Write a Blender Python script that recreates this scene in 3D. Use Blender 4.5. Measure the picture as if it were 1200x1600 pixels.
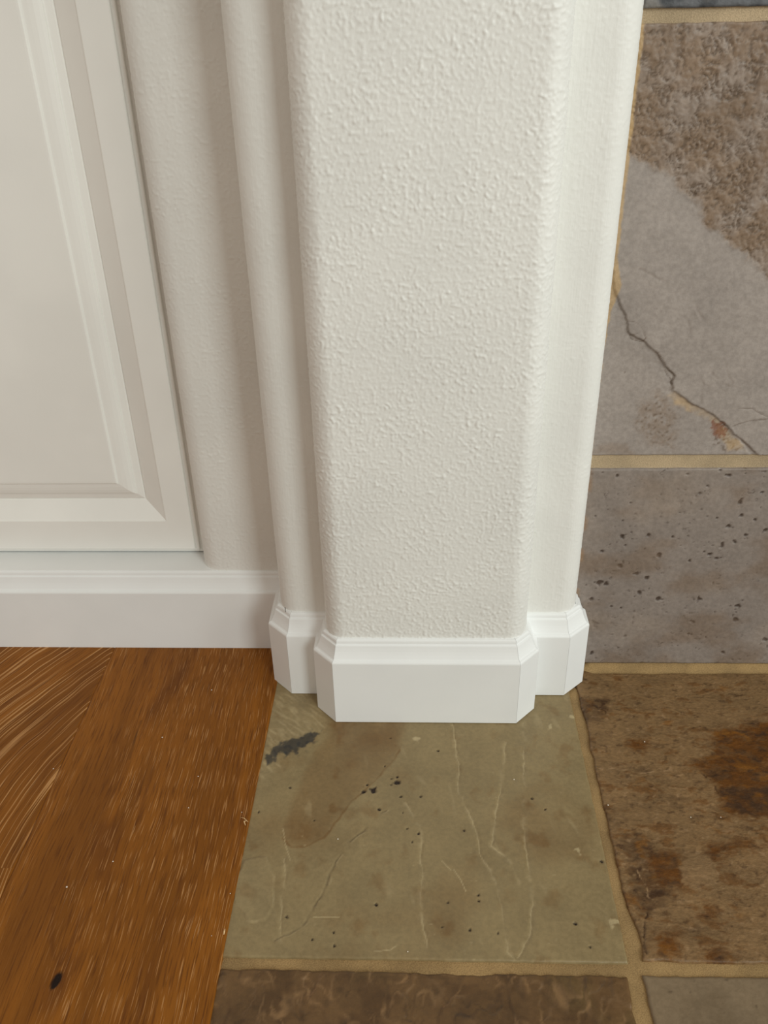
import bpy, math
import numpy as np
from mathutils import Matrix, Vector

for o in list(bpy.data.objects):
    bpy.data.objects.remove(o, do_unlink=True)
scene = bpy.context.scene
col = scene.collection

# ------------------------------------------------------------------ camera
def set_camera():
    f, p, yw, rl = 1364.926, .5401, -.04376, .02418
    cp = Vector((-.00878, -.6623, .6518))
    fw = Vector((math.sin(yw)*math.cos(p), math.cos(yw)*math.cos(p), -math.sin(p)))
    rt = Vector((math.cos(yw), -math.sin(yw), 0)); dn = fw.cross(rt)
    r2 = rt*math.cos(rl)+dn*math.sin(rl); d2 = dn*math.cos(rl)-rt*math.sin(rl)
    cam = bpy.data.cameras.new('camera')
    cam.sensor_fit = 'VERTICAL'; cam.sensor_height = 36; cam.lens = f/1600*36
    cam.clip_start = .01; cam.clip_end = 50
    o = bpy.data.objects.new('camera', cam); col.objects.link(o)
    m = Matrix.Identity(4)
    for i in range(3):
        m[i][0] = r2[i]; m[i][1] = -d2[i]; m[i][2] = -fw[i]; m[i][3] = cp[i]
    o.matrix_world = m
    scene.camera = o
set_camera()

# ------------------------------------------------------------------ light
world = bpy.data.worlds.new('world'); scene.world = world; world.use_nodes = True
bg = world.node_tree.nodes['Background']
bg.inputs['Color'].default_value = (1.0, .88, .75, 1); bg.inputs['Strength'].default_value = .465

def window_light(name, loc, target, sx, sy, power, colour):
    l = bpy.data.lights.new(name, 'AREA'); l.shape = 'RECTANGLE'; l.size = sx; l.size_y = sy
    l.energy = power; l.color = colour
    o = bpy.data.objects.new(name, l); col.objects.link(o)
    o.location = loc
    o.rotation_euler = (Vector(target)-Vector(loc)).to_track_quat('-Z', 'Y').to_euler()
    return o
window_light('window_daylight', (1.75, -2.75, 1.75), (0, 0, .3), 1.0, 1.4, 44, (.91, 1.0, .985))
window_light('side_window_daylight', (2.35, -1.15, 1.35), (0, 0, .3), 1.2, 1.3, 24, (.91, 1.0, .985))

scene.view_settings.view_transform = 'Standard'
scene.view_settings.look = 'None'
scene.view_settings.gamma = 1
scene.view_settings.use_curve_mapping = False
scene.view_settings.exposure = 0.0

# ------------------------------------------------------------------ numeric helpers
rng = np.random.default_rng(7)
PERM = rng.permutation(512)
ANG = rng.random(512)*2*np.pi
GX, GY = np.cos(ANG), np.sin(ANG)
def noise(x, y, seed=0):
    """gradient noise, about -.7 ... .7"""
    x = np.asarray(x, float)+seed*17.31; y = np.asarray(y, float)+seed*9.77
    xi = np.floor(x).astype(int); yi = np.floor(y).astype(int)
    xf = x-xi; yf = y-yi
    u = xf*xf*xf*(xf*(xf*6-15)+10); v = yf*yf*yf*(yf*(yf*6-15)+10)
    def g(i, j):
        h = PERM[(PERM[(xi+i) & 511]+yi+j) & 511]
        return GX[h]*(xf-i)+GY[h]*(yf-j)
    a = g(0, 0); b = g(1, 0); c = g(0, 1); d = g(1, 1)
    return (a+(b-a)*u)+((c+(d-c)*u)-(a+(b-a)*u))*v
def fbm(x, y, n=5, seed=0, gain=.5):
    s = 0; a = 1; t = 0
    for k in range(n):
        s = s+a*noise(x*2**k, y*2**k, seed+k*3); t += a; a *= gain
    return s/t*1.6
def sm(e0, e1, x):
    t = np.clip((x-e0)/(e1-e0), 0, 1); return t*t*(3-2*t)
def line_dist(pts, X, Y):
    d = np.full(X.shape, 1e9)
    for (x0, y0), (x1, y1) in zip(pts[:-1], pts[1:]):
        dx, dy = x1-x0, y1-y0; L = dx*dx+dy*dy+1e-12
        t = np.clip(((X-x0)*dx+(Y-y0)*dy)/L, 0, 1)
        d = np.minimum(d, np.hypot(X-x0-t*dx, Y-y0-t*dy))
    return d
def inside(pts, X, Y):
    r = np.zeros(X.shape, bool); n = len(pts)
    for i in range(n):
        x0, y0 = pts[i]; x1, y1 = pts[(i+1) % n]
        if y0 == y1: continue
        r ^= ((y0 > Y) != (y1 > Y)) & (X < (x1-x0)*(Y-y0)/(y1-y0)+x0)
    return r
def signed(pts, X, Y):
    """negative inside the closed outline"""
    d = line_dist(list(pts)+[pts[0]], X, Y)
    return np.where(inside(pts, X, Y), -d, d)
def warp(U, V, amp=.0016, freq=55, seed=0):
    return U+amp*fbm(U*freq, V*freq, 4, seed+800, .6), V+amp*fbm(U*freq, V*freq, 4, seed+840, .6)
def dots(pts, X, Y, r):
    m = np.zeros(X.shape)
    for k, p in enumerate(pts):
        rr = p[2] if len(p) > 2 else r
        sel = (np.abs(X-p[0]) < rr*4) & (np.abs(Y-p[1]) < rr*4)
        xx = X[sel]; yy = Y[sel]
        dd = np.hypot(xx-p[0], yy-p[1])*(1+1.1*noise(xx*260, yy*260, k))
        m[sel] = np.maximum(m[sel], 1-sm(rr*.6, rr*1.15, dd))
    return m

# ------------------------------------------------------------------ object helpers
def link(name, me, mat, parent=None):
    o = bpy.data.objects.new(name, me); col.objects.link(o)
    if mat is not None: me.materials.append(mat)
    if parent is not None:
        o.parent = parent
        o.matrix_parent_inverse = Matrix.Translation(-Vector(parent.location))
    return o
def empty(name, loc):
    o = bpy.data.objects.new(name, None); col.objects.link(o); o.location = loc
    o.empty_display_size = .05
    return o
def tag(o, label=None, cat=None, kind=None, group=None):
    if label: o['label'] = label
    if cat: o['category'] = cat
    if kind: o['kind'] = kind
    if group: o['group'] = group
    return o
def poly_mesh(name, verts, faces, smooth=False):
    me = bpy.data.meshes.new(name)
    me.from_pydata([tuple(map(float, v)) for v in verts], [], faces); me.update()
    if smooth:
        me.polygons.foreach_set('use_smooth', [True]*len(me.polygons))
    return me
def grid_mesh(name, P, masks=None, flip=False):
    nv, nu = P.shape[:2]
    me = bpy.data.meshes.new(name)
    me.vertices.add(nv*nu); me.vertices.foreach_set('co', P.reshape(-1).astype(np.float32))
    i = (np.arange(nv-1)[:, None]*nu+np.arange(nu-1)[None]).reshape(-1)
    q = np.stack([i, i+1, i+nu+1, i+nu], 1)
    if flip: q = q[:, ::-1]
    n = len(q)
    me.loops.add(n*4); me.loops.foreach_set('vertex_index', q.reshape(-1).astype(np.int32))
    me.polygons.add(n)
    me.polygons.foreach_set('loop_start', np.arange(0, n*4, 4, dtype=np.int32))
    me.polygons.foreach_set('use_smooth', np.ones(n, bool))
    me.update(calc_edges=True)
    if masks is not None:
        a = me.color_attributes.new('wear', 'FLOAT_COLOR', 'POINT')
        a.data.foreach_set('color', masks.reshape(-1).astype(np.float32))
    return me
def box(name, x0, x1, y0, y1, z0, z1, mat, parent=None, bev=0):
    v = [(x, y, z) for z in (z0, z1) for y in (y0, y1) for x in (x0, x1)]
    f = [(0, 2, 3, 1), (4, 5, 7, 6), (0, 1, 5, 4), (2, 6, 7, 3), (0, 4, 6, 2), (1, 3, 7, 5)]
    o = link(name, poly_mesh(name, v, f), mat, parent)
    if bev:
        m = o.modifiers.new('edge', 'BEVEL'); m.width = bev; m.segments = 2
    return o

# ------------------------------------------------------------------ materials
def lin(c):
    return tuple(((v/255)/12.92 if v/255 <= .04045 else ((v/255+.055)/1.055)**2.4) for v in c)+(1,)
class Nodes:
    def __init__(s, name):
        s.mat = bpy.data.materials.new(name); s.mat.use_nodes = True
        s.t = s.mat.node_tree; s.b = s.t.nodes['Principled BSDF']
        s.co = s.n('ShaderNodeTexCoord').outputs['Object']
    def n(s, kind, **kw):
        x = s.t.nodes.new(kind)
        for k, v in kw.items(): setattr(x, k, v)
        return x
    def set(s, sock, v):
        if hasattr(v, 'is_linked'): s.t.links.new(v, sock)
        else: sock.default_value = v
    def scaled(s, sx, sy, sz, co=None, rot=(0, 0, 0)):
        m = s.n('ShaderNodeMapping'); s.set(m.inputs['Vector'], co or s.co)
        m.inputs['Scale'].default_value = (sx, sy, sz); m.inputs['Rotation'].default_value = rot
        return m.outputs['Vector']
    def noise(s, co, scale=1, detail=4, rough=.5, dist=0):
        x = s.n('ShaderNodeTexNoise'); s.set(x.inputs['Vector'], co)
        x.inputs['Scale'].default_value = scale; x.inputs['Detail'].default_value = detail
        x.inputs['Roughness'].default_value = rough; x.inputs['Distortion'].default_value = dist
        return x.outputs['Fac']
    def math(s, op, a, b=0, c=0):
        x = s.n('ShaderNodeMath', operation=op)
        s.set(x.inputs[0], a); s.set(x.inputs[1], b); s.set(x.inputs[2], c)
        return x.outputs[0]
    def step(s, v, a, b, lo=0., hi=1.):
        x = s.n('ShaderNodeMapRange', interpolation_type='SMOOTHSTEP')
        s.set(x.inputs['Value'], v); x.inputs['From Min'].default_value = a; x.inputs['From Max'].default_value = b
        x.inputs['To Min'].default_value = lo; x.inputs['To Max'].default_value = hi
        return x.outputs['Result']
    def mix(s, f, a, b, mode='MIX'):
        x = s.n('ShaderNodeMix', data_type='RGBA', blend_type=mode)
        s.set(x.inputs['Factor'], f); s.set(x.inputs[6], a); s.set(x.inputs[7], b)
        return x.outputs[2]
    def grey(s, v):
        x = s.n('ShaderNodeCombineColor')
        for i in range(3): s.set(x.inputs[i], v)
        return x.outputs[0]
    def bump(s, h, dist, strength=1.0, prev=None):
        x = s.n('ShaderNodeBump'); s.set(x.inputs['Height'], h)
        x.inputs['Distance'].default_value = dist; x.inputs['Strength'].default_value = strength
        if prev is not None: s.set(x.inputs['Normal'], prev)
        return x.outputs['Normal']
    def wear(s):
        a = s.n('ShaderNodeAttribute', attribute_name='wear')
        x = s.n('ShaderNodeSeparateColor'); s.set(x.inputs[0], a.outputs['Color'])
        return x.outputs[0], x.outputs[1], x.outputs[2], a.outputs['Alpha']
    def out(s, colour, rough, normal=None, spec=.5):
        s.set(s.b.inputs['Base Color'], colour); s.set(s.b.inputs['Roughness'], rough)
        s.b.inputs['Specular IOR Level'].default_value = spec
        if normal is not None: s.set(s.b.inputs['Normal'], normal)
        return s.mat

def paint(name, rgb, rough, bscale=260, bdist=.0003, brush=0):
    n = Nodes(name)
    v = n.noise(n.co, 9, 3)
    c = n.mix(n.step(v, .3, .7), lin(rgb), lin([x*.975 for x in rgb]))
    nrm = n.bump(n.noise(n.co, bscale, 3), bdist, .6)
    if brush:
        nrm = n.bump(n.noise(n.scaled(600, 600, 14), 1, 3), .00035, brush, nrm)
    return n.out(c, rough, nrm, .45)

def slate(name, base, a, b, c, d, rough=.5, spec=.4, fine=1.0, coarse=.16, relief=.0005, stretch=(1, 1, 1)):
    """stone: four wear masks bring in four further colours, noise breaks all of them up"""
    n = Nodes(name)
    r, g, bl, al = n.wear()
    co = n.scaled(*stretch)
    k = n.mix(r, lin(base), lin(a)); k = n.mix(g, k, lin(b)); k = n.mix(bl, k, lin(c)); k = n.mix(al, k, lin(d))
    n1 = n.noise(co, 22, 6, .6, .4); n2 = n.noise(co, 230, 5, .65)
    k = n.mix(1.0, k, n.grey(n.step(n1, .3, .7, 1-coarse, 1+coarse)), 'MULTIPLY')
    k = n.mix(1.0, k, n.grey(n.step(n2, .28, .72, 1-.22*fine, 1+.2*fine)), 'MULTIPLY')
    nrm = n.bump(n.noise(co, 420, 4, .6), relief, .7)
    nrm = n.bump(n1, relief*4, .5, nrm)
    ro = n.step(n2, .3, .7, rough-.07, rough+.1)
    return n.out(k, ro, nrm, spec)

def grout_mat(name, rgb):
    n = Nodes(name)
    v = n.noise(n.co, 900, 3, .7); w = n.noise(n.co, 25, 4)
    c = n.mix(n.step(w, .3, .7), lin(rgb), lin([x*.88 for x in rgb]))
    c = n.mix(1.0, c, n.grey(n.step(v, .25, .75, .74, 1.2)), 'MULTIPLY')
    return n.out(c, .9, n.bump(v, .0006, .8), .2)

def wood(name, rings):
    n = Nodes(name)
    r, g, bl, al = n.wear()
    sep = n.n('ShaderNodeSeparateXYZ'); n.set(sep.inputs[0], n.co)
    X, Y = sep.outputs[0], sep.outputs[1]
    bend = n.noise(n.scaled(6, 3.5, 6), 1, 3)
    if rings:
        dx = n.math('MULTIPLY', X, X); yy = n.math('ADD', Y, .18); dy = n.math('MULTIPLY', yy, yy)
        R = n.math('SQRT', n.math('ADD', dx, dy))
        R = n.math('ADD', R, n.math('MULTIPLY', bend, .035))
        T = n.math('ARCTAN2', yy, X)
        cmb = n.n('ShaderNodeCombineXYZ'); n.set(cmb.inputs[0], R); n.set(cmb.inputs[1], n.math('MULTIPLY', T, .40))
        co = cmb.outputs[0]
    else:
        cmb = n.n('ShaderNodeCombineXYZ')
        n.set(cmb.inputs[0], n.math('ADD', X, n.math('MULTIPLY', bend, .02))); n.set(cmb.inputs[1], Y)
        co = cmb.outputs[0]
    big = n.noise(n.scaled(26, 2.4, 1, co), 1, 4, .55, .6)
    mid = n.noise(n.scaled(110, 5, 1, co), 1, 4, .6)
    fin = n.noise(n.scaled(700, 28, 1, co), 1, 3, .6)
    c = n.mix(n.step(big, .36, .66), lin((124, 73, 12)), lin((146, 88, 20)))
    c = n.mix(n.step(mid, .52, .75, 0, .55), c, lin((96, 50, 6)))
    c = n.mix(n.step(fin, .47, .72, 0, .75), c, lin((84, 42, 4)))
    c = n.mix(n.math('MULTIPLY', g, .75), c, lin((90, 46, 5)))
    if rings:
        po = n.noise(n.scaled(360, 4, 1, co), 1, 2, .55)
        amt = n.step(po, .545, .61, 0, .85)
    else:
        po = n.noise(n.scaled(1000, 32, 1, co), 1, 1, .5)
        amt = n.step(po, .60, .68, 0, .66)
    amt = n.math('MULTIPLY', amt, n.math('MULTIPLY', n.step(n.noise(n.co, 14, 3), .3, .6, .45, 1.), bl))
    c = n.mix(amt, c, lin((196, 146, 92)))
    c = n.mix(r, c, lin((26, 10, 3)))
    nrm = n.bump(n.math('SUBTRACT', n.math('MULTIPLY', fin, .4), amt), .0005, .5)
    nrm = n.bump(big, .003, .35, nrm)
    return n.out(c, n.step(fin, .3, .7, .40, .54), nrm, .22)

M_wall = paint('wall_paint', (236, 235, 230), .5, 420, .0002)
M_rear = paint('wall_paint_brushed', (236, 235, 230), .48, 420, .0002, .5)
M_trim = paint('trim_enamel', (243, 244, 243), .34, 300, .0001)
M_door = paint('door_enamel', (246, 245, 240), .36, 330, .0001)
M_grout_wall = grout_mat('grout_sanded', (193, 171, 139))
M_grout_floor = grout_mat('grout_floor', (169, 139, 95))

# ------------------------------------------------------------------ drywall: outlines with rounded (bullnose) corners
def rounded_outline(corners, step):
    """corners: (x, y, radius); returns evenly spaced points and outward normals (to the right of travel)"""
    pts = []
    for i, (x, y, r) in enumerate(corners):
        if r == 0 or i in (0, len(corners)-1): pts.append((x, y)); continue
        p = Vector((x, y)); a = (Vector(corners[i-1][:2])-p).normalized(); b = (Vector(corners[i+1][:2])-p).normalized()
        c = p+(a+b)*r
        for k in range(25):
            t = k/24*math.pi/2
            q = c-b*r*math.cos(t)-a*r*math.sin(t)
            pts.append((q.x, q.y))
    pts = np.array(pts)
    seg = np.hypot(*np.diff(pts, axis=0).T); s = np.r_[0, np.cumsum(seg)]
    n = int(s[-1]/step)+1
    t = np.linspace(0, s[-1], n)
    P = np.stack([np.interp(t, s, pts[:, 0]), np.interp(t, s, pts[:, 1])], 1)
    d = np.gradient(P, axis=0); d /= np.linalg.norm(d, axis=1)[:, None]
    N = np.stack([d[:, 1], -d[:, 0]], 1)
    return t, P, N
def drywall(name, corners, mat, parent, peel, smooth_amt=0, seed=0, z0=0., ztop=1.5, step=.0009):
    t, P, N = rounded_outline(corners, step)
    z = np.r_[np.arange(z0+.06, .70, step), np.linspace(.705, ztop, 90)]
    z = np.r_[z0, z]
    S, Z = np.meshgrid(t, z)
    wx = S+.0012*noise(S*160, Z*160, seed+5); wz = Z+.0012*noise(S*160, Z*160, seed+9)
    b = noise(wx*390, wz*360, seed)                       # spatter blobs
    b2 = noise(wx*250, wz*225, seed+21)
    h = sm(.02, .42, b)*.8+sm(.04, .44, b2)*.7
    h *= .75+.45*sm(-.35, .35, fbm(S*22, Z*22, 2, seed+3))
    h += .12*fbm(S*700, Z*700, 2, seed+30)
    big = noise(wx*75, wz*75, seed+50)
    h += .6*sm(.42, .52, big)*sm(-.1, .3, b)               # a few thicker drips
    h = h*peel+smooth_amt*fbm(S*45, Z*30, 3, seed+70)
    h *= 1-sm(.70, .75, Z)
    Q = np.stack([P[:, 0][None]+N[:, 0][None]*h, P[:, 1][None]+N[:, 1][None]*h, Z], -1)
    return link(name, grid_mesh(name, Q), mat, parent)

BN = .0195
pillar = tag(empty('pillar', (0, .03, 0)), 'cream painted stepped wall pillar with rounded corners and spattered texture', 'pillar')
drywall('front_shaft', [(-.1, .07, 0), (-.1, .0137, BN), (.1, .0137, BN), (.1, .07, 0)], M_wall, pillar, .00045, 0, 1)
drywall('rear_shaft', [(-.1515, .20, 0), (-.1515, .0557, BN), (.1555, .0557, BN), (.1555, .20, 0)], M_rear, pillar, .00017, .00022, 2)
o = box('pencil_tick', -.1455+.0005, -.1448+.0005, .0553, .0557, .1005, .1065, None, pillar)
n = Nodes('pencil'); o.data.materials.append(n.out(n.mix(n.noise(n.co, 900), lin((70, 62, 58)), lin((110, 100, 92))), .7))

# wall strip beside the door recess, and the wall beyond the recess
WY = .1300
wl = tag(empty('wall_left', (-.2, WY, 0)), 'cream textured wall strip between white panelled door and pillar', 'wall', 'structure')
drywall('wall_face', [(-.2475, .235, 0), (-.2475, WY, BN), (-.14, WY, 0)], M_wall, wl, .00027, .0002, 3)
t, P, N = rounded_outline([(-1.3, WY, 0), (-.95, WY, BN), (-.95, .235, 0)], .004)
zz = np.linspace(0, 1.5, 40)
Q = np.stack([np.broadcast_to(P[:, 0], (40, len(P))), np.broadcast_to(P[:, 1], (40, len(P))), np.broadcast_to(zz[:, None], (40, len(P)))], -1)
link('wall_face', grid_mesh('wall_face', Q), M_wall, wl)
box('recess_back', -.96, -.2476, .225, .235, 0, 1.5, M_wall, wl)

# ------------------------------------------------------------------ baseboards: moulded profile swept along mitred runs
PROFILE = [(.0135, 0), (.0008, 0), (0, .0008), (0, .0783), (.0004, .0795), (.0013, .0806), (.0026, .0812),
           (.0034, .0820), (.0042, .0838), (.0053, .0862), (.0064, .0890), (.0074, .0922), (.0080, .0945), (.0083, .0952),
           (.0094, .0957), (.0099, .0964), (.0101, .0985), (.0106, .0998), (.0118, .1008), (.0150, .1012)]
PROFILE_DEEP = PROFILE
def mitred(poly, i, d):
    """point of the run's corner i, moved d inward (to the left of travel)"""
    p = Vector(poly[i])
    def nl(a, b):
        e = (Vector(b)-Vector(a)).normalized(); return Vector((-e.y, e.x))
    if i == 0: return p+nl(poly[0], poly[1])*d
    if i == len(poly)-1: return p+nl(poly[-2], poly[-1])*d
    a, b = nl(poly[i-1], poly[i]), nl(poly[i], poly[i+1])
    m = (a+b).normalized()
    return p+m*(d/m.dot(a))
def base_run(root, poly, names, z0=0., gap=.00012, ztop_scale=1.):
    for i in range(len(poly)-1):
        A = []; B = []
        e = (Vector(poly[i+1])-Vector(poly[i])).normalized()
        for d, z in PROFILE:
            a = mitred(poly, i, d)+e*(gap if i else 0); b = mitred(poly, i+1, d)-e*(gap if i < len(poly)-2 else 0)
            zz = z0 if z == 0 else z
            A.append((a.x, a.y, zz)); B.append((b.x, b.y, zz))
        k = len(PROFILE)
        v = A+B
        f = [(j, j+1, k+j+1, k+j) for j in range(k-1)]+[(k-1, 0, k, 2*k-1)]
        f += [tuple(range(k))[::-1], tuple(range(k, 2*k))]
        f = [q[::-1] for q in f]
        link(names[i], poly_mesh(names[i], v, f), M_trim, root)

a, cx, cy, y2 = .093, .0207, .0218, .0422
xl2, xr2, y3 = -.1440, .1477, .1169
bf = tag(empty('baseboard_pillar_front', (0, .03, 0)), 'white moulded baseboard wrapped around the front of the pillar', 'baseboard', 'structure')
base_run(bf, [(-a-cx, y2+.013), (-a-cx, cy), (-a, 0), (a, 0), (a+cx, cy), (a+cx, y2+.013)],
         ['return_board', 'corner_piece', 'front_board', 'corner_piece', 'return_board'])
bl = tag(empty('baseboard_pillar_left', (-.14, .06, 0)), 'white baseboard pieces on the pillar step next to the wood floor', 'baseboard', 'structure')
base_run(bl, [(xl2-.0217, y3+.012), (xl2-.0217, y2+cy), (xl2, y2), (-.1, y2)], ['return_board', 'corner_piece', 'front_board'])
br = tag(empty('baseboard_pillar_right', (.14, .06, 0)), 'white baseboard pieces on the pillar step against the slate wall', 'baseboard', 'structure')
base_run(br, [(.1, y2), (xr2, y2), (xr2+.0231, y2+cy), (xr2+.0231, .0885)], ['front_board', 'corner_piece', 'return_board'])
bw = tag(empty('baseboard_left', (-.7, y3, 0)), 'long white baseboard under the panelled door', 'baseboard', 'structure')
base_run(bw, [(-1.3, y3), (xl2-.012, y3)], ['board'], z0=.0012)

# ------------------------------------------------------------------ door recess: ledge and raised-panel door
tag(box('trim_1', -.949, -.2300, .1285, .224, .085, .1015, M_trim, None, .0008), 'narrow white ledge between baseboard and panelled door', 'trim', 'structure')

def ring(x0, x1, z0, z1, prof, close, name, mat, parent, rail=0):
    v = []; f = []
    for ins, y in prof:
        zi = ins+rail*min(1, max(0, (ins-.012)/.02)) if rail else ins      # rails a little deeper than the stiles
        v += [(x0+ins, y, z0+zi), (x1-ins, y, z0+zi), (x1-ins, y, z1-zi), (x0+ins, y, z1-zi)]
    for k in range(len(prof)-1):
        for j in range(4):
            f.append((4*k+j, 4*k+(j+1) % 4, 4*k+4+(j+1) % 4, 4*k+4+j))
    if close: k = 4*(len(prof)-1); f.append((k, k+1, k+2, k+3))
    me = poly_mesh(name, v, f)
    return link(name, me, mat, parent)
DX0, DX1, DZ0, DZ1, DY = -.947, -.2505, .1030, 1.40, .1565
door = tag(empty('cabinet_door', ((DX0+DX1)/2, .17, DZ0)), 'off-white raised-panel cabinet door in the wall recess', 'cabinet door')
ring(DX0, DX1, DZ0, DZ1, [(.001, DY+.022), (0, DY+.018), (0, DY+.0095), (.0006, DY+.0086), (.0040, DY+.0080), (.0046, DY+.0072), (.0048, DY+.0046),
     (.0054, DY+.0040), (.0078, DY+.0034), (.0084, DY+.0028), (.0088, DY+.0008), (.0096, DY), (.0362, DY), (.0371, DY+.0004), (.0378, DY+.0013), (.0576, DY+.0112), (.0590, DY+.0128)],
     False, 'frame', M_door, door, .0095)
ring(DX0+.0584, DX1-.0584, DZ0+.0679, DZ1-.0679, [(q*1.40, d) for q, d in [(.0, DY+.0150), (.0006, DY+.0122), (.0012, DY+.0114), (.0054, DY+.0098), (.0060, DY+.0094), (.0064, DY+.0078), (.0082, DY+.0060), (.0110, DY+.0044),
     (.0140, DY+.0034), (.0172, DY+.0028), (.0178, DY+.0014), (.0186, DY+.0006), (.0200, DY+.0004)]], True, 'raised_panel', M_door, door)

# ------------------------------------------------------------------ slate tiles
def tile(name, u0, u1, v0, v1, relief, mat, parent, wall=None, step=.0012, wob=.0006, wobf=60, seed=0,
         edges=None, arris=.0012, drop=.010):
    """stone slab: u = x, v = y (floor) or z (wall); relief(U, V) -> height, masks"""
    nu = int((u1-u0)/step)+2; nv = int((v1-v0)/step)+2
    s = np.linspace(0, 1, nu); t = np.linspace(0, 1, nv)
    S, T = np.meshgrid(s, t)
    U = u0+(u1-u0)*S; V = v0+(v1-v0)*T
    e = {k: (lambda q, kk=k: wob*fbm(q*wobf, q*0+3.3, 3, seed+ord(kk[0]))) for k in 'lrbt'}
    if edges:
        for k, fn in edges.items():
            e[k] = (lambda q, fn=fn, g=e[k]: g(q)+fn(q))
    U2 = U+(1-S)*e['l'](V)+S*e['r'](V); V2 = V+(1-T)*e['b'](U)+T*e['t'](U)
    h, m = relief(U2, V2)
    d = np.minimum(np.minimum((U-u0), (u1-U)), np.minimum(V-v0, v1-V))
    ar = arris*(1+.8*noise(U*70, V*70, seed+4))
    h = h-(.0012 if wall is None else .0004)*(1-sm(0, 1, d/ar))**2
    # skirt
    pad = lambda A: np.pad(A, 1, mode='edge')
    U2, V2, h = pad(U2), pad(V2), pad(h)
    h[0] -= drop; h[-1] -= drop; h[1:-1, 0] -= drop; h[1:-1, -1] -= drop
    m = np.stack([pad(m[k]) for k in range(4)], -1)
    if wall is None: P = np.stack([U2, V2, h], -1)
    else: P = np.stack([U2, wall-h, V2], -1)
    return link(name, grid_mesh(name, P, np.clip(m, 0, 1)), mat, parent)
Z4 = lambda U: [np.zeros(U.shape) for _ in range(4)]

TW = .0900            # front plane of the wall tiles
wr = tag(empty('wall_right', (.4, TW, 0)), 'fireplace wall clad in mauve grey slate tiles with tan grout', 'wall', 'structure')
box('grout_bed', .1400, 1.25, TW+.0034, TW+.03, -.01, 1.6, M_grout_wall, wr)

S_row1 = slate('slate_mauve', (140, 129, 121), (62, 46, 36), (122, 102, 84), (150, 136, 124), (156, 120, 84), .46, .4, .5, .07, .0003)
S_row2 = slate('slate_cleft', (157, 147, 140), (134, 113, 94), (94, 76, 60), (190, 158, 112), (126, 72, 44), .5, .4, .55, .08, .0003)
S_row3 = slate('slate_blue', (96, 97, 100), (60, 62, 66), (124, 120, 116), (150, 130, 104), (70, 60, 50), .5, .4, .8, .2, .0005)

PITS = [(0.1856, 0.2405, 0.00198), (0.293, 0.2401, 0.00195), (0.268, 0.2209, 0.00198), (0.3087, 0.2114, 0.00248), (0.3135, 0.1959, 0.00223), (0.3034, 0.1825, 0.00252), (0.3401, 0.1786, 0.00252), (0.1989, 0.1704, 0.00282), (0.2249, 0.1719, 0.00166), (0.2495, 0.1703, 0.00164), (0.321, 0.1726, 0.00192), (0.3008, 0.1611, 0.00243), (0.3132, 0.1634, 0.00192), (0.1801, 0.1533, 0.00208), (0.2385, 0.1478, 0.00293), (0.2888, 0.1486, 0.00195), (0.298, 0.1439, 0.00247), (0.2707, 0.1407, 0.00195), (0.2011, 0.1351, 0.00325), (0.1824, 0.1131, 0.0033), (0.1892, 0.1115, 0.00295), (0.2193, 0.1254, 0.00224), (0.2307, 0.119, 0.00264), (0.2252, 0.1, 0.00308), (0.2456, 0.0925, 0.00304), (0.2884, 0.0918, 0.00241), (0.3298, 0.0835, 0.00268), (0.3311, 0.0656, 0.0034), (0.2871, 0.062, 0.00231), (0.1826, 0.059, 0.00345), (0.1753, 0.0915, 0.00228), (0.2843, 0.0454, 0.00163), (0.3257, 0.0197, 0.00235), (0.3677, 0.0378, 0.00245), (0.1839, 0.0189, 0.00238), (0.2162, 0.0415, 0.00179), (0.1978, 0.0823, 0.00136), (0.2081, 0.0806, 0.00136), (0.231, 0.2196, 0.00093), (0.2023, 0.2102, 0.00088), (0.17, 0.1947, 0.00088), (0.1972, 0.1901, 0.00101), (0.2521, 0.199, 0.00088), (0.2897, 0.1922, 0.00088), (0.2741, 0.2288, 0.00112), (0.2529, 0.2424, 0.00098), (0.2834, 0.2465, 0.00096), (0.3276, 0.1907, 0.00126), (0.3278, 0.2215, 0.00124), (0.3084, 0.2429, 0.00108)]
def row1(U, V):
    m = Z4(U)
    pit = dots(PITS, U, V, .0015)
    patch = sm(.0, .35, fbm(U*26, V*26, 3, 61))
    small = sm(.40, .52, noise(U*260, V*260, 31))*sm(-.05, .35, noise(U*34, V*34, 8)+.1)
    ring_ = (1-sm(.02, .07, np.abs(noise(U*190, V*190, 77)-.30)))*sm(.12, .35, noise(U*45, V*45, 19))
    m[0] = np.clip(pit*.85+small*.8+ring_*.55, 0, 1)
    m[1] = sm(-.05, .5, fbm(U*14, V*20, 4, 40)+(.2-V)*1.2)*.6
    m[2] = sm(.1, .6, fbm(U*11, V*12, 4, 44))*.6
    m[3] = (1-sm(.0, .006, U-.1590))*.55*sm(-.1, .3, noise(V*60, U*20, 3))
    h = .0005*fbm(U*12, V*12, 4, 12)-.0011*pit-.0008*small-.0006*ring_+.00012*fbm(U*160, V*160, 3, 22)
    return h, m
tile('slate_tile', .140, .505, .0045, .2478, row1, S_row1, wr, TW, .0010, seed=3, wob=.0005)

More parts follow.
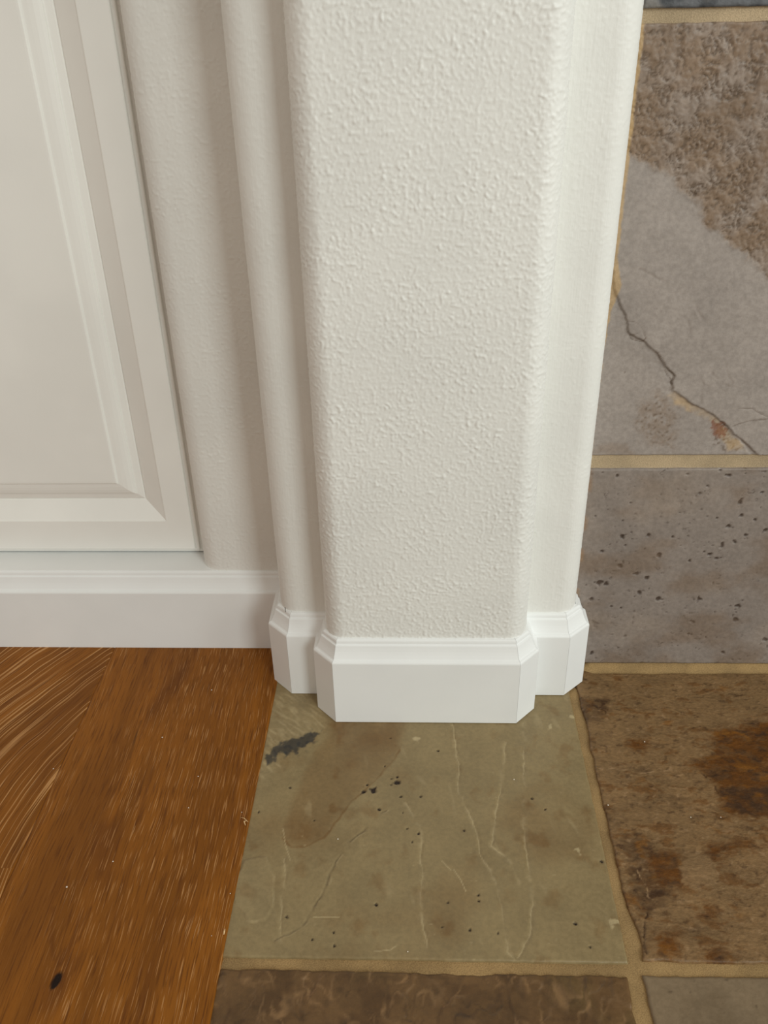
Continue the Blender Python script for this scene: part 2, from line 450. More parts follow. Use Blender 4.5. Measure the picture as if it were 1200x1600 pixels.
CRACK = [(0.1557, 0.4531), (0.1628, 0.4239), (0.1701, 0.4085), (0.1767, 0.3952), (0.1796, 0.3852), (0.193, 0.3774), (0.2058, 0.3665), (0.2162, 0.353), (0.2261, 0.3443), (0.223, 0.3381), (0.2261, 0.3286), (0.2429, 0.3177), (0.2634, 0.3072), (0.2818, 0.2927), (0.3008, 0.2766), (0.3154, 0.2629), (0.3297, 0.2428)]
CRACKB = [(0.1778, 0.3958), (0.1871, 0.3928), (0.1931, 0.3851), (0.1956, 0.3791), (0.1925, 0.3768)]
RIDGE1 = [(0.2865, 0.2927), (0.3024, 0.2991), (0.3164, 0.2997), (0.351, 0.3099)]
RIDGE2 = [(0.2894, 0.3122), (0.302, 0.3102), (0.3157, 0.303), (0.3492, 0.2916)]
FINE = [[(0.2058, 0.3665), (0.2128, 0.361), (0.2183, 0.3505), (0.2266, 0.3449)], [(0.2076, 0.3659), (0.2142, 0.3549), (0.2199, 0.3437), (0.2244, 0.3362)], [(0.2218, 0.3381), (0.2261, 0.3324), (0.2244, 0.3286), (0.2169, 0.3325)], [(0.1892, 0.3851), (0.181, 0.3828), (0.1845, 0.3781), (0.1938, 0.3756)]]
ROUGH = [(0.1397, 0.5331), (0.1616, 0.5328), (0.1731, 0.5297), (0.1863, 0.5223), (0.199, 0.5128), (0.2111, 0.5036), (0.2233, 0.4954), (0.2339, 0.4758), (0.2508, 0.4662), (0.2657, 0.4544), (0.2904, 0.4368), (0.412, 0.383), (0.3883, 0.6356), (0.1094, 0.6413)]
RUST = [(0.2674, 0.2974), (0.2765, 0.296), (0.2829, 0.2867), (0.279, 0.2814), (0.2726, 0.2841), (0.2679, 0.2908)]
SMEAR = [(0.2203, 0.3249), (0.2286, 0.3273), (0.2446, 0.3183), (0.2639, 0.3072), (0.2923, 0.2807), (0.3057, 0.2664), (0.2889, 0.2665), (0.2798, 0.2774), (0.2639, 0.3007), (0.2431, 0.3093), (0.2284, 0.3171)]
BROWNP = [(0.195, 0.3174), (0.2142, 0.3268), (0.2302, 0.3171), (0.2377, 0.2943), (0.2395, 0.2667), (0.2226, 0.2668), (0.203, 0.2778), (0.1957, 0.2978)]
SPECKLE = [(0.2698, 0.3007), (0.3031, 0.2705), (0.2951, 0.2651), (0.2799, 0.2665), (0.2702, 0.2774)]
STAIN2 = [(0.1593, 0.263), (0.1643, 0.2732), (0.1791, 0.2765), (0.1947, 0.2717), (0.2001, 0.2628)]
LINES = [[(0.2305, 0.3788), (0.2341, 0.3847), (0.2305, 0.3935), (0.2247, 0.4022)], [(0.2473, 0.3484), (0.2522, 0.336), (0.2535, 0.317)], [(0.257, 0.3484), (0.2706, 0.3358), (0.2887, 0.3313)], [(0.2206, 0.4), (0.2342, 0.4015)], [(0.1819, 0.4419), (0.2051, 0.4306), (0.2259, 0.4193), (0.2433, 0.3963)], [(0.2665, 0.3593), (0.2793, 0.3358)]]
def row2(U, V):
    m = Z4(U)
    U0, V0 = U, V
    U, V = warp(U, V, .0020, 70, 5)
    low = inside(list(CRACK)+[(.36, .10), (-.1, .10), (-.1, .445)], U, V)
    dc = line_dist(CRACK, U, V)
    sd = np.where(low, -dc, dc)
    lower = 1-sm(-.0010, .0010, sd)                       # lower layer, where the face has split away
    r = signed(ROUGH, U, V)+.007*fbm(U*60, V*60, 5, 15, .6)
    rough = 1-sm(-.003, .003, r)
    g1 = noise(U*150, V*120, 3); g2 = noise(U*330, V*270, 4); g3 = fbm(U*620, V*560, 2, 6)
    crev = np.maximum(1-sm(.0, .10, np.abs(g1))*1., (1-sm(.0, .12, np.abs(g2)))*.8)*sm(-.15, .25, fbm(U*55, V*70, 3, 18))
    grain = .5*g1+.4*g2+.25*g3
    h = .0007*fbm(U*9, V*9, 4, 2)-lower*.0017
    h += rough*(.0015*grain+.0009*fbm(U*40, V*40, 3, 33)-.0010*crev)
    h += .0006*np.exp(-(np.maximum(r, 0)/.002)**2)*(1-rough)
    h += (.00010*fbm(U*170, V*170, 3, 9)+.00025*fbm(U*34, V*34, 4, 10))*(1-rough)
    vary = sm(-.25, .25, noise(U*60, V*60, 71))
    crack = (1-sm(.0001, .0004+.0009*vary, np.abs(sd)))*(.55+.45*vary)
    fines = np.zeros(U.shape)
    for q in FINE+[CRACKB]: fines = np.maximum(fines, (1-sm(.0001, .0007, line_dist(q, U, V)))*(.3+.7*vary))
    rd = np.maximum((1-sm(.0002, .0010, line_dist(RIDGE1, U, V))), (1-sm(.0002, .0008, line_dist(RIDGE2, U, V))))*(.4+.6*vary)
    wedge = inside(list(RIDGE1)+[(.40, .27), (.31, .262)], U, V)
    h -= wedge*.0007
    lns = np.zeros(U.shape)
    for q in LINES: lns = np.maximum(lns, (1-sm(.0002, .0016, line_dist(q, U, V)+.0008*g2))*vary)
    h -= .0010*crack*lower+.0006*fines+.0006*rd+.0003*lns
    edge_zone = np.exp(-(sd/.008)**2)*lower
    h += edge_zone*.0007*fbm(U*130, V*130, 3, 55)
    bp = (1-sm(-.010, .004, signed(BROWNP, U, V)+.010*fbm(U*70, V*50, 4, 4)))
    m[0] = np.clip(rough*(.6+.6*sm(-.35, .3, fbm(U*30, V*30, 4, 8)))+.55*bp*sm(-.4, .2, grain)
                   +.4*(1-sm(-.004, .003, signed(STAIN2, U, V)+.005*fbm(U*90, V*90, 3, 4))), 0, 1)
    pk = sm(.50, .58, noise(U*210, V*210, 66))*sm(.15, .4, noise(U*28, V*28, 2))
    sp = (1-sm(-.002, .002, signed(SPECKLE, U, V)+.003*fbm(U*90, V*90, 2, 1)))
    m[1] = np.clip(rough*(.7*crev+.75*sm(.05, .3, -grain))+crack*.5+fines*.55+rd*.55+.22*lns+pk*.6+sp*.6*sm(.0, .3, g2)+.5*bp*sm(.2, .4, g2), 0, 1)
    notch = .0055*np.exp(-((V0-.427)/.016)**2)
    side = 1-sm(-.0006, .0008, U-.1590-notch-.0028*sm(.34, .43, V0))
    smear = (1-sm(-.003, .002, signed(SMEAR, U, V)+.004*fbm(U*110, V*110, 4, 7)))*lower
    m[2] = np.clip(.55*smear*(.5+.5*vary)+.75*side, 0, 1)
    m[3] = (1-sm(-.001, .0016, signed(RUST, U, V)+.007*fbm(U*300, V*260, 3, 3, .7)))*.7
    return h, m
tile('slate_tile', .140, .505, .2624, .6249, row2, S_row2, wr, TW, .0010, seed=11, wob=.0005)
def row3(U, V):
    m = Z4(U)
    h = .0009*fbm(U*14, V*14, 4, 90)+.0004*fbm(U*90, V*90, 3, 91)
    m[0] = sm(-.05, .3, fbm(U*40, V*40, 4, 92)); m[1] = sm(.05, .35, fbm(U*30, V*30, 4, 95))
    return h, m
tile('slate_tile', .1600, .505, .6348, .995, row3, S_row3, wr, TW, .0016, seed=17, wob=.0008)
def plain(k):
    def fn(U, V):
        m = Z4(U)
        h = .0008*fbm(U*12, V*12, 4, k)+.0003*fbm(U*90, V*90, 3, k+1)
        m[0] = sm(.25, .5, fbm(U*60, V*60, 3, k+2))*.6; m[1] = sm(.0, .5, fbm(U*14, V*14, 3, k+3))*.6
        return h, m
    return fn
for k, (z0, z1, mt) in enumerate(((.0045, .2478, S_row2), (.2624, .6249, S_row1), (.6348, .995, S_row2), (1.006, 1.365, S_row1))):
    tile('slate_tile', .5165, .88, z0, z1, plain(200+7*k), mt, wr, TW, .006, seed=30+k)
    tile('slate_tile', .8915, 1.25, z0, z1, plain(240+7*k), mt, wr, TW, .006, seed=40+k)
tile('slate_tile', .1600, .505, 1.006, 1.365, plain(280), S_row1, wr, TW, .006, seed=50)

# ------------------------------------------------------------------ hearth floor of slate tiles
hf = tag(empty('floor_hearth', (.15, -.2, 0)), 'hearth floor of olive, rust and brown slate tiles with tan grout', 'floor', 'structure')
def grout_floor():
    x = np.linspace(-.175, 1.25, 400); y = np.linspace(-1.3, TW+.004, 390)
    xf = np.unique(np.r_[np.linspace(-.175, .40, 300), np.linspace(.40, 1.25, 60)]); yf = np.unique(np.r_[np.linspace(-1.3, -.34, 60), np.linspace(-.34, TW+.004, 230)])
    U, V = np.meshgrid(xf, yf)
    h = -.0024+.0005*fbm(U*60, V*60, 3, 7)+.0065*sm(TW-.011, TW+.002, V)*sm(.166, .186, U)
    return link('grout_bed', grid_mesh('grout_bed', np.stack([U, V, h], -1)), M_grout_floor, hf)
grout_floor()

S_olive = slate('slate_olive', (141, 123, 87), (120, 93, 56), (56, 54, 50), (178, 160, 122), (34, 17, 8), .40, .4, .45, .09, .00018)
S_rust = slate('slate_rust', (128, 100, 66), (98, 58, 10), (68, 44, 22), (158, 128, 94), (124, 78, 18), .5, .35, .9, .14, .0006, (1, 1.9, 1))
S_brown = slate('slate_brown', (102, 75, 44), (78, 54, 28), (92, 72, 40), (138, 106, 70), (44, 28, 12), .45, .4, .5, .14, .0004)
S_grey = slate('slate_grey', (126, 108, 84), (108, 90, 66), (112, 98, 78), (140, 122, 96), (60, 44, 30), .46, .4, .4, .1, .0003)

STAIN = [(-0.0289, -0.047), (-0.0457, -0.0725), (-0.0619, -0.093), (-0.0715, -0.1037), (-0.0802, -0.1243), (-0.092, -0.1427), (-0.107, -0.1532), (-0.12, -0.1547), (-0.1292, -0.1453), (-0.1322, -0.1314), (-0.1303, -0.1), (-0.1175, -0.0497), (-0.0961, -0.0012), (-0.0711, 0.0273), (-0.0168, 0.0278), (-0.0165, -0.0104)]
STAIN_EDGE = [(-0.0259, -0.0376), (-0.0289, -0.047), (-0.0457, -0.0725), (-0.0619, -0.093), (-0.0715, -0.1037), (-0.0802, -0.1243), (-0.092, -0.1427), (-0.107, -0.1532), (-0.12, -0.1547), (-0.1292, -0.1453)]
HOLES = [(-0.0506, -0.089, 0.00342), (-0.0289, -0.0794, 0.00329), (-0.0597, -0.0899, 0.00244), (-0.0564, -0.0821, 0.00122), (-0.0278, -0.0722, 0.00146), (-0.0058, -0.096, 0.00114), (-0.0443, -0.1107, 0.00106), (-0.0244, -0.0963, 0.0009), (-0.0181, -0.1326, 0.00104), (-0.0077, -0.138, 0.00116), (-0.0134, -0.147, 0.00085), (-0.103, -0.1246, 0.00093), (-0.1558, -0.1152, 0.0012), (-0.1302, -0.0861, 0.00098), (-0.0929, -0.2411, 0.00102), (-0.0765, -0.2347, 0.00094), (-0.0751, -0.2457, 0.00112), (-0.116, -0.2212, 0.00104), (-0.0434, -0.2089, 0.00101), (0.0421, -0.2045, 0.00095), (0.0424, -0.1985, 0.00086), (0.0333, -0.2305, 0.00112), (0.0557, -0.2329, 0.00112), (0.1501, -0.1637, 0.00121), (0.1188, -0.2234, 0.00114), (0.1273, -0.2431, 0.0011), (0.0332, -0.134, 0.00091), (0.0982, -0.0961, 0.00094), (0.0123, -0.038, 0.00109), (0.0112, -0.2287, 0.00088), (0.0165, -0.2067, 0.00074), (0.1565, -0.1789, 0.00097), (-0.0406, -0.0587, 0.00088), (0.1091, -0.1086, 0.00089), (-0.0359, -0.0213, 0.00091), (-0.0218, -0.1148, 0.00077)]
VEINS = [[(0.0272, 0.0047), (0.028, -0.009), (0.032, -0.0537), (0.0305, -0.0895), (0.0419, -0.1226), (0.0466, -0.1575), (0.0567, -0.1867), (0.0604, -0.2199), (0.062, -0.248), (0.0683, -0.2553)], [(0.1013, 0.0008), (0.0932, -0.0755), (0.0866, -0.138), (0.0867, -0.1788), (0.0873, -0.2067), (0.0807, -0.2325), (0.0701, -0.2526)], [(-0.0207, -0.103), (-0.0059, -0.1352), (-0.0045, -0.1732), (-0.0067, -0.1945), (-0.0048, -0.221), (-0.0009, -0.2459)], [(0.0799, -0.0261), (0.0725, -0.0757), (0.0619, -0.1187), (0.0567, -0.15), (0.0711, -0.165), (0.0808, -0.1931)], [(-0.1244, -0.1647), (-0.1227, -0.1902), (-0.1215, -0.2202), (-0.1174, -0.2426)]]
CRACKS = [[(-0.0378, -0.1114), (-0.0563, -0.1332), (-0.0687, -0.1478), (-0.0797, -0.1673), (-0.0849, -0.1853), (-0.0926, -0.208), (-0.0997, -0.2255), (-0.1073, -0.2325), (-0.1237, -0.2422)]]
PATCH = [(-0.1632, -0.2001), (-0.1602, -0.2109), (-0.1471, -0.2252), (-0.1324, -0.225), (-0.1293, -0.2133), (-0.1321, -0.1823), (-0.1418, -0.165), (-0.161, -0.1686)]
BLUE = [(-0.1554, -0.0339), (-0.146, -0.0269), (-0.1323, -0.0214), (-0.1148, -0.0132), (-0.11, -0.0158), (-0.117, -0.0309), (-0.1298, -0.0431), (-0.1435, -0.0458), (-0.1525, -0.0543), (-0.1576, -0.0626), (-0.1587, -0.051)]
WORN = [(-0.1662, 0.0462), (-0.1278, 0.0465), (-0.0996, 0.0006), (-0.1084, -0.0122), (-0.1273, -0.0196), (-0.1511, -0.0373), (-0.1418, -0.0583), (-0.154, -0.0825), (-0.1641, -0.085)]
SCRATCH = [[(-0.1307, -0.1335), (-0.1261, -0.1514), (-0.1195, -0.1679)], [(0.0225, -0.1747), (0.0281, -0.1847), (0.0319, -0.1957)], [(-0.0428, -0.2504), (-0.0302, -0.2486), (-0.0257, -0.2453)], [(-0.0939, -0.2214), (-0.0729, -0.2211)], [(0.0123, -0.1659), (0.0203, -0.1754)]]
WHITE = [(0.1515, -0.2212, 0.00312), (0.1487, -0.2252, 0.00182), (0.1276, -0.0034, 0.0026), (0.132, -0.1529, 0.00196), (-0.01, -0.0219, 0.00293), (0.1512, 0.0105, 0.00264)]
SPOTS2 = [(-0.0254, -0.069, 0.0124), (-0.1234, -0.0539, 0.00567), (-0.0739, -0.0574, 0.0063), (-0.1298, -0.1904, 0.00756), (-0.0778, -0.2252, 0.00728)]
def olive(U0, V0):
    m = Z4(U0)
    U, V = warp(U0, V0, .0030, 42, 7)
    w = fbm(U*16, V*16, 4, 300)
    n1 = noise(U*80, V*60, 331); n2 = noise(U*190, V*150, 332)
    h = .0006*fbm(U*7, V*7, 3, 302)+.00007*fbm(U*120, V*120, 3, 303)
    st = signed(STAIN, U, V)
    stain = (1-sm(-.010, .0006, st))
    se = (1-sm(.0003, .0018, line_dist(STAIN_EDGE, U, V)))*(.45+.55*sm(-.2, .2, n1))
    halo = np.exp(-(line_dist(STAIN_EDGE, U, V)/.006)**2)*(st < 0)
    m[0] = np.clip(.55*stain+.75*se+.35*halo+.45*sm(.05, .5, fbm(U*9, V*9, 4, 310))+.5*sm(.15, .55, fbm(U*45, V*35, 5, 311)), 0, 1)
    for px, py, r in SPOTS2: m[0] = np.clip(m[0]+.30*np.exp(-(np.hypot(U-px, V-py)/r)**2), 0, 1)
    sb = signed(BLUE, U, V)
    blue = (1-sm(-.003, .0015, sb+.008*fbm(U*150, V*110, 4, 320)))
    m[1] = np.clip(blue*.9+.5*np.exp(-(np.maximum(sb, 0)/.006)**2)*sm(.15, .4, n2), 0, 1)
    vein = np.zeros(U.shape)
    for k, q in enumerate(VEINS):
        d = line_dist(q, U, V)
        on_ = sm(-.35, .2, noise(U*40, V*26, 340+k))
        vein = np.maximum(vein, .9*(1-sm(.0, .0009, d))*on_+.35*(1-sm(.0, .0045, d+.002*n1))*sm(-.1, .3, n2+n1))
        h -= .0005*(1-sm(.0, .003, d))*on_
    ck = np.zeros(U.shape)
    for q in CRACKS: ck = np.maximum(ck, (1-sm(.0, .0016, line_dist(q, U, V)))*sm(-.2, .2, n1))
    ckl = np.zeros(U.shape)
    for q in CRACKS: ckl = np.maximum(ckl, (1-sm(.0, .0010, np.abs(line_dist(q, U-.002, V)-.0005)))*sm(-.05, .25, n1))
    h -= .0008*ck
    pat = signed(PATCH, U, V)
    h += .0008*(1-sm(-.0006, .0006, pat))
    worn = 1-sm(-.006, .004, signed(WORN, U, V)+.006*fbm(U*50, V*50, 3, 340))
    brush = sm(-.1, .4, noise((U+V)*200, (V-U)*40, 12))
    sc = np.zeros(U.shape)
    for q in SCRATCH: sc = np.maximum(sc, 1-sm(.0001, .0007, line_dist(q, U0, V0)))
    fi = sm(.30, .48, noise((U+V*.25)*110, V*26, 350))*sm(-.05, .4, noise(U*20, V*20, 351))
    dusty = sm(.42, .56, noise(U*300, V*300, 352))*sm(-.1, .4, noise(U*30, V*30, 353))
    m[2] = np.clip(.8*vein+worn*(.16+.5*brush)+.75*sc+dots(WHITE, U, V, .002)+.30*fi+.4*dusty+.5*ckl+.10*(1-sm(-.001, .0006, pat))+.3*np.exp(-(pat/.0007)**2)*sm(-.1, .3, n1), 0, 1)*(1-.85*blue)
    hl = dots(HOLES, U0, V0, .001)
    m[3] = np.clip(hl+.3*ck, 0, 1)
    h -= .0014*hl+.0006*blue*sm(-.2, .3, noise(U*150, V*150, 8))
    return h, m
tile('slate_tile', -.1650, .1545, -.2562, .085, olive, S_olive, hf, None, .0010, seed=61, wob=.0006, edges={'r': lambda q: .0012*np.exp(-((q+.24)/.02)**2)*0})

RUSTP = [[(0.291, -0.0062), (0.3499, 0.0052), (0.3914, 0.0129), (0.3512, -0.1238), (0.3075, -0.1195), (0.2722, -0.1136), (0.2697, -0.0825), (0.2667, -0.0614), (0.2501, -0.0552), (0.265, -0.0452), (0.2821, -0.0375)],
         [(0.2398, -0.1439), (0.2591, -0.1443), (0.2839, -0.1399), (0.2921, -0.1485), (0.2768, -0.1533), (0.2558, -0.1556), (0.2551, -0.1653), (0.2462, -0.1642)],
         [(0.193, -0.1533), (0.2191, -0.1529), (0.2163, -0.1723), (0.2236, -0.1815), (0.22, -0.1908), (0.1942, -0.1882), (0.1895, -0.1664)],
         [(0.1786, -0.2329), (0.1998, -0.2287), (0.1975, -0.2477), (0.1798, -0.249)], [(0.2109, -0.2527), (0.2213, -0.2419), (0.2322, -0.247), (0.2274, -0.2549)], [(0.202, -0.0204), (0.2237, -0.0228), (0.2173, -0.0374), (0.2021, -0.035)],
         [(0.2265, -0.2055), (0.2364, -0.2071), (0.2317, -0.2198), (0.2222, -0.2171)]]
DARKP = [[(0.1588, 0.0431), (0.1903, 0.0336), (0.1883, 0.0155), (0.1775, 0.0034), (0.1731, 0.0154), (0.1593, -0.0165), (0.1571, 0.0106)], [(0.1709, -0.1333), (0.194, -0.1412), (0.1901, -0.1663), (0.1717, -0.1679)], [(0.1717, -0.1679), (0.1912, -0.1663), (0.2026, -0.1971), (0.1921, -0.2079), (0.173, -0.2122), (0.1682, -0.1976)], [(0.2697, -0.0825), (0.3208, -0.0803), (0.3368, -0.117), (0.2818, -0.1106)]]
LITE = [[(0.1665, -0.0586), (0.1821, -0.0576), (0.1992, -0.0638), (0.2236, -0.0635), (0.2427, -0.0601)], [(0.1796, -0.1716), (0.1834, -0.184), (0.1845, -0.1956), (0.1921, -0.2079)], [(0.2452, -0.1731), (0.2336, -0.1893), (0.2174, -0.1908), (0.2032, -0.1947)]]
FLAKE = [(0.2158, -0.1659), (0.2326, -0.154), (0.2468, -0.1564), (0.2482, -0.1667), (0.2411, -0.1819), (0.223, -0.1895), (0.2131, -0.1848)]
CRK = [[(0.2448, -0.052), (0.2591, -0.0559), (0.2694, -0.0732), (0.2709, -0.0886)], [(0.1755, 0.0296), (0.1871, 0.0202), (0.1864, 0.0127)], [(0.324, 0.0475), (0.3402, 0.0457), (0.346, 0.0428)], [(0.1793, -0.2115), (0.1724, -0.2264), (0.1691, -0.2482)]]
def rust(U0, V0):
    m = Z4(U0)
    U, V = warp(U0, V0, .0045, 45, 13)
    f1 = fbm(U*45, V*90, 5, 400, .6); f2 = fbm(U*17, V*26, 4, 401); f3 = fbm(U*150, V*260, 4, 402, .6); f4 = fbm(U*90, V*110, 4, 405)
    h = .0011*fbm(U*10, V*14, 4, 403)+.0007*f1*(.4+sm(-.2, .4, f2))+.0004*f3
    r = np.zeros(U.shape); d = np.zeros(U.shape)
    for q in RUSTP: r = np.maximum(r, 1-sm(-.008, .006, signed(q, U, V)+.014*f1+.008*f3))
    for q in DARKP: d = np.maximum(d, 1-sm(-.006, .005, signed(q, U, V)+.010*f1+.008*f3))
    fl = 1-sm(-.0016, .0016, signed(FLAKE, U, V)+.006*f4)
    m[0] = np.clip(r*(.7+.5*sm(-.3, .2, f1))+.6*sm(.10, .40, f1+.45*f2), 0, 1)*(1-.8*fl)
    m[1] = np.clip(.55*d+.6*sm(.14, .46, f3*.7+f4*.6)+.40*sm(.0, .4, -f1)*sm(-.3, .3, f2)+.45*r*sm(-.1, .3, f4), 0, 1)*(1-.7*fl)
    li = np.zeros(U.shape)
    for q in LITE[:2]: li = np.maximum(li, (1-sm(.0001, .0009, line_dist(q, U, V)))*sm(-.35, .1, f4))
    m[2] = np.clip(.8*li+.5*sm(.22, .55, fbm(U*120, V*170, 4, 410, .6)-.3*r)+.15*fl, 0, 1)
    m[3] = .7*sm(.12, .5, fbm(U*60, V*90, 4, 420))*sm(-.2, .3, f2+.5*r-.2)
    for q in CRK:
        c = (1-sm(.0002, .0013, line_dist(q, U, V)))*sm(-.3, .1, f4)
        m[1] = np.clip(m[1]+.7*c, 0, 1); h -= .0009*c
    h -= .0009*(1-sm(.0, .006, signed(DARKP[2], U, V)+.003*f1))
    h += .0004*fl
    return h, m
def rust_left(q):
    return .0022*np.exp(-((q+.005)/.02)**2)+.0045*sm(-.20, -.235, q)*(1-sm(-.240, -.262, q)*.5)-.0010
tile('slate_tile', .1645, .505, -.2535, .0785, rust, S_rust, hf, None, .0010, seed=71, wob=.0019, wobf=42, edges={'l': rust_left, 't': lambda q: .006*np.exp(-((q-.172)/.010)**2)})

def brown(U0, V0):
    m = Z4(U0)
    U, V = warp(U0, V0, .010, 26, 21)
    q = (fbm(U*10, V*6, 3, 501)+.22*noise(U*30, V*18, 504))*7
    ter = np.floor(q)+sm(.40, .60, q-np.floor(q))         # riven, flaking layers
    q2 = (fbm(U*22+7, V*13, 3, 511))*4
    ter2 = np.floor(q2)+sm(.38, .62, q2-np.floor(q2))
    fr = np.abs(q-np.floor(q)-.5); fr2 = np.abs(q2-np.floor(q2)-.5)
    h = .00095*ter+.00080*ter2+.0008*fbm(U*24, V*20, 4, 500)+.0002*fbm(U*130, V*130, 3, 502)+.0004
    h = np.where(h > .0006, .0006+.25*(h-.0006), h); h = np.where(h < -.0016, -.0016+.2*(h+.0016), h)
    edge_shade = np.maximum(1-sm(.02, .13, fr), .7*(1-sm(.02, .14, fr2)))  # flake edges, painted pale and dark in place of relief shading
    m[0] = np.clip(.7*sm(-.1, .4, fbm(U*30, V*30, 4, 503)), 0, 1)
    m[1] = .7*sm(.1, .5, fbm(U*12, V*12, 3, 505)); m[2] = .75*edge_shade*sm(-.25, .3, noise(U*50, V*50, 506))
    m[3] = .25*sm(.2, .45, fbm(U*110, V*110, 3, 507))+.45*edge_shade*sm(.0, .3, noise(U*40, V*40, 516))
    return h, m
tile('slate_tile', -.1650, .1510, -.605, -.2665, brown, S_brown, hf, None, .0013, seed=81, wob=.0012)
def grey(U, V):
    m = Z4(U)
    h = .0006*fbm(U*12, V*12, 4, 600)+.0002*fbm(U*100, V*100, 3, 601)
    m[0] = .6*sm(.0, .5, fbm(U*20, V*20, 4, 602)); m[1] = .6*sm(.1, .5, fbm(U*13, V*13, 4, 603)); m[3] = .5*sm(.45, .55, noise(U*200, V*200, 604))
    return h, m
tile('slate_tile', .1635, .505, -.605, -.2655, grey, S_grey, hf, None, .0014, seed=91, wob=.0010)
for k, (x0, x1, yy0, yy1, mt) in enumerate(((.5165, .88, -.2535, .0785, S_brown), (.5165, .88, -.605, -.2655, S_rust), (-.178, .151, -.955, -.616, S_grey), (.1635, .505, -.955, -.616, S_olive), (.5165, .88, -.955, -.616, S_brown))):
    tile('slate_tile', x0, x1, yy0, yy1, plain(620+5*k), mt, hf, None, .006, seed=100+k)

# ------------------------------------------------------------------ oak floor: planks
fl = tag(empty('floor', (-.6, -.4, 0)), 'warm brown oak plank floor with pale pore streaks', 'floor', 'structure')
W_main, W_ring = wood('oak_plank', False), wood('oak_plank_cathedral', True)
KNOT = [(-0.2874, -0.2789)][0]
KCRACK = [(-0.2965, -0.0014), (-0.2968, -0.0124), (-0.2959, -0.0303), (-0.2939, -0.0534)]
DARKF = [[(-0.2653, 0.0982), (-0.2765, 0.0893), (-0.29, 0.0502), (-0.2984, 0.0155), (-0.295, -0.0214), (-0.2832, -0.0031), (-0.2723, 0.0353), (-0.2605, 0.0765)], [(-0.3027, -0.1332), (-0.2863, -0.1185), (-0.277, -0.1399), (-0.2773, -0.1865), (-0.2845, -0.1991), (-0.2975, -0.1674)], [(-0.2927, -0.3021), (-0.2867, -0.2849), (-0.2862, -0.2723), (-0.2841, -0.2564), (-0.2772, -0.2616), (-0.2767, -0.2922), (-0.2844, -0.3114)]]
THIN = [[(-0.2803, -0.2171), (-0.2837, -0.2344), (-0.2865, -0.2538)], [(-0.2807, -0.2433), (-0.2874, -0.2544), (-0.2884, -0.2661)], [(-0.2674, -0.0639), (-0.2663, -0.1033), (-0.2653, -0.1397)], [(-0.311, -0.2176), (-0.3054, -0.2404), (-0.295, -0.262)]]
def plank(x0, x1, y0, y1, mat, step=.0012, z=.0012, bev=.0012):
    nu = int((x1-x0)/step)+2; nv = int((y1-y0)/(step*1.3))+2
    U, V = np.meshgrid(np.linspace(x0, x1, nu), np.linspace(y0, y1, nv))
    f = fbm(U*140, V*12, 3, 700)
    m = Z4(U)
    k = np.hypot((U-KNOT[0]-.12*(V-KNOT[1]))/.0036, (V-KNOT[1])/.0075)
    kn = 1-sm(.75, 1.1, k)
    cr = (1-sm(.0003, .0018, line_dist(KCRACK, U, V)+.0008*f))*(.4+.6*sm(-.1, .2, noise(U*90, V*50, 5)))
    th = np.zeros(U.shape)
    for q in THIN: th = np.maximum(th, 1-sm(.0005, .003, line_dist(q, U, V)+.001*f))
    m[0] = np.clip(kn+.7*cr, 0, 1)
    g = np.zeros(U.shape)
    for q in DARKF: g = np.maximum(g, 1-sm(-.012, .006, signed(q, U, V)+.006*f))
    m[1] = np.clip(g*.75+.55*np.exp(-(k/2.6)**2)+.5*th, 0, 1)
    smooth_band = np.exp(-((U+.322+.02*noise(V*9, U*9, 3))/.030)**2)          # plain, pore-free face grain
    m[2] = np.ones(U.shape) if mat is W_ring else np.clip(1-.93*smooth_band, 0, 1)
    d = np.minimum(np.minimum(U-x0, x1-U), np.minimum(V-y0, y1-V))
    h = z-.0004*(1-sm(0, bev, d))+.00005*f-.0012*kn
    pad = lambda A: np.pad(A, 1, mode='edge')
    U2, V2, h2 = pad(U), pad(V), pad(h)
    h2[0] -= .008; h2[-1] -= .008; h2[1:-1, 0] -= .008; h2[1:-1, -1] -= .008
    mm = np.stack([pad(q) for q in m], -1)
    return link('plank', grid_mesh('plank', np.stack([U2, V2, h2], -1), mm), mat, fl)
plank(-.3600, -.1622, -1.0, .1165+.012, W_main)
plank(-.558, -.36005, -.75, .1165+.012, W_ring)
for k, (x0, x1) in enumerate(((-.756, -.5584), (-.954, -.7564), (-1.152, -.9544))):
    plank(x0, x1, -1.1+.1*k, .128, W_main, .004)
n = Nodes('subfloor')
box('subfloor', -1.2, -.1625, -1.2, .14, -.03, -.0075, n.out(n.mix(n.noise(n.co, 40), lin((70, 50, 34)), lin((90, 66, 44))), .9), fl)

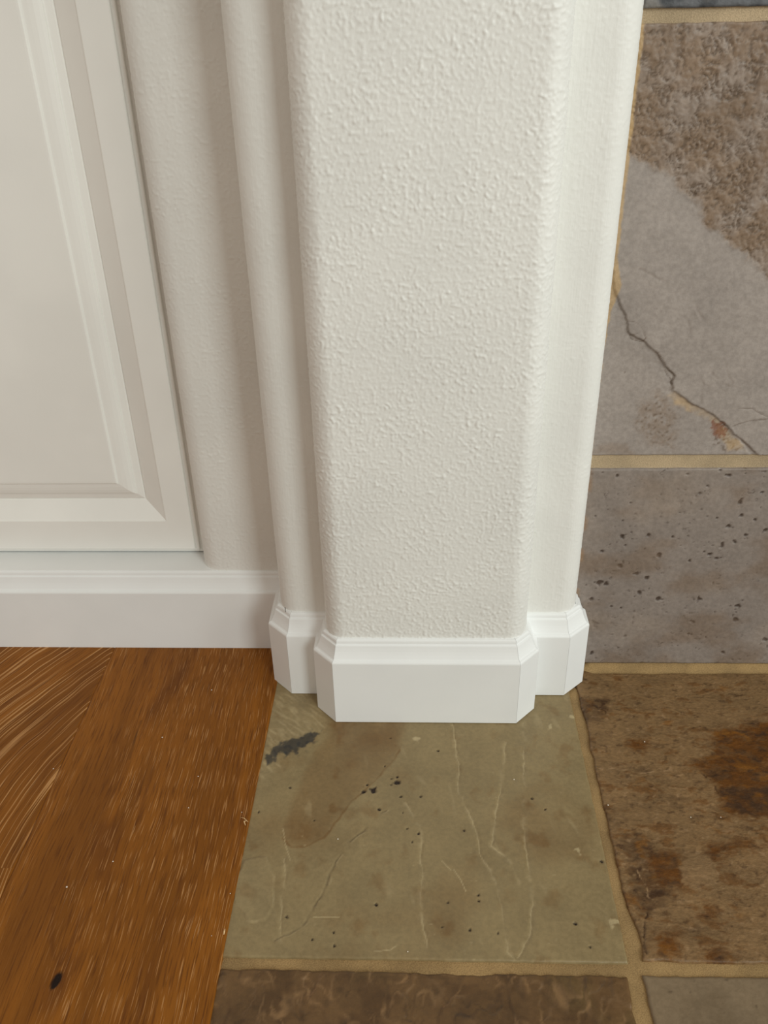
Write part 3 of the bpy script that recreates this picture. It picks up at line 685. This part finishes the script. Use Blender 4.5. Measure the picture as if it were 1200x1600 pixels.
# ------------------------------------------------------------------ litter left on the floor
def sliver(pts, r, z, label):
    v = []; f = []
    for i, (x, y) in enumerate(pts):
        w = r*(1-.55*abs(2*i/(len(pts)-1)-1)); zz = z+.0009*math.sin(math.pi*i/(len(pts)-1))
        v += [(x-w, y, zz), (x, y, zz+w), (x+w, y, zz), (x, y, zz-w*.6)]
    for i in range(len(pts)-1):
        for j in range(4): f.append((4*i+j, 4*i+(j+1) % 4, 4*i+4+(j+1) % 4, 4*i+4+j))
    f += [(3, 2, 1, 0), tuple(4*(len(pts)-1)+j for j in range(4))]
    n = M_sliver
    return tag(link('wood_sliver', poly_mesh('wood_sliver', v, f), n), label, 'wood sliver', None, 'wood slivers on the floor edge')
n = Nodes('raw_wood'); M_sliver = n.out(n.mix(n.noise(n.scaled(300, 300, 300)), lin((232, 200, 150)), lin((206, 168, 116))), .7)
sliver([(-0.1703, -0.1241), (-0.1672, -0.1255), (-0.163, -0.129)], .0007, .0022, 'pale wood sliver at the oak edge beside olive tile, uppermost of three')
sliver([(-0.1643, -0.1283), (-0.1664, -0.1298), (-0.1647, -0.1333)], .0006, .0030, 'short pale wood sliver curled just under the uppermost one')
sliver([(-0.1643, -0.2346), (-0.1643, -0.2374), (-0.1644, -0.2396)], .0007, .0022, 'pale wood sliver on the oak edge near the lower tan grout line')
DUST = [(-0.3069, -0.1982, 0.00083), (-0.2749, -0.1723, 0.00067), (-0.2684, -0.0247, 0.00073), (-0.2319, 0.0456, 0.0007), (-0.0797, -0.1453, 0.00068), (0.0836, -0.0748, 0.00067), (-0.0165, -0.2505, 0.0006), (-0.2215, -0.1132, 0.00054), (-0.2206, -0.0755, 0.00063), (-0.3656, -0.0676, 0.00064), (0.1672, -0.1041, 0.00071), (-0.1709, -0.1176, 0.00048), (-0.1661, -0.202, 0.00049), (-0.1742, -0.2403, 0.00036), (0.2392, -0.1169, 0.00057), (0.2662, -0.1165, 0.00058), (0.2182, -0.0246, 0.00064)]
def dust():
    v = []; f = []
    for x, y, r in DUST:
        z = (.0014 if x < -.163 else .0006)+r*.5; b = len(v)
        for th in (-60, 0, 60):
            for k in range(6):
                c = math.cos(math.radians(th)); a_ = k*math.pi/3+.3*th
                v.append((x+r*c*math.cos(a_), y+r*c*math.sin(a_), z+r*math.sin(math.radians(th))*.8))
        for lv in range(2):
            for k in range(6): f.append((b+lv*6+k, b+lv*6+(k+1) % 6, b+lv*6+6+(k+1) % 6, b+lv*6+6+k))
        f += [tuple(b+5-k for k in range(6)), tuple(b+12+k for k in range(6))]
    n = Nodes('dust_white')
    o = link('dust_specks', poly_mesh('dust_specks', v, f), n.out(n.mix(n.noise(n.co, 500), lin((240, 232, 220)), lin((222, 210, 192))), .8))
    tag(o, 'tiny white dust specks scattered over oak and slate', 'dust', 'stuff')
dust()
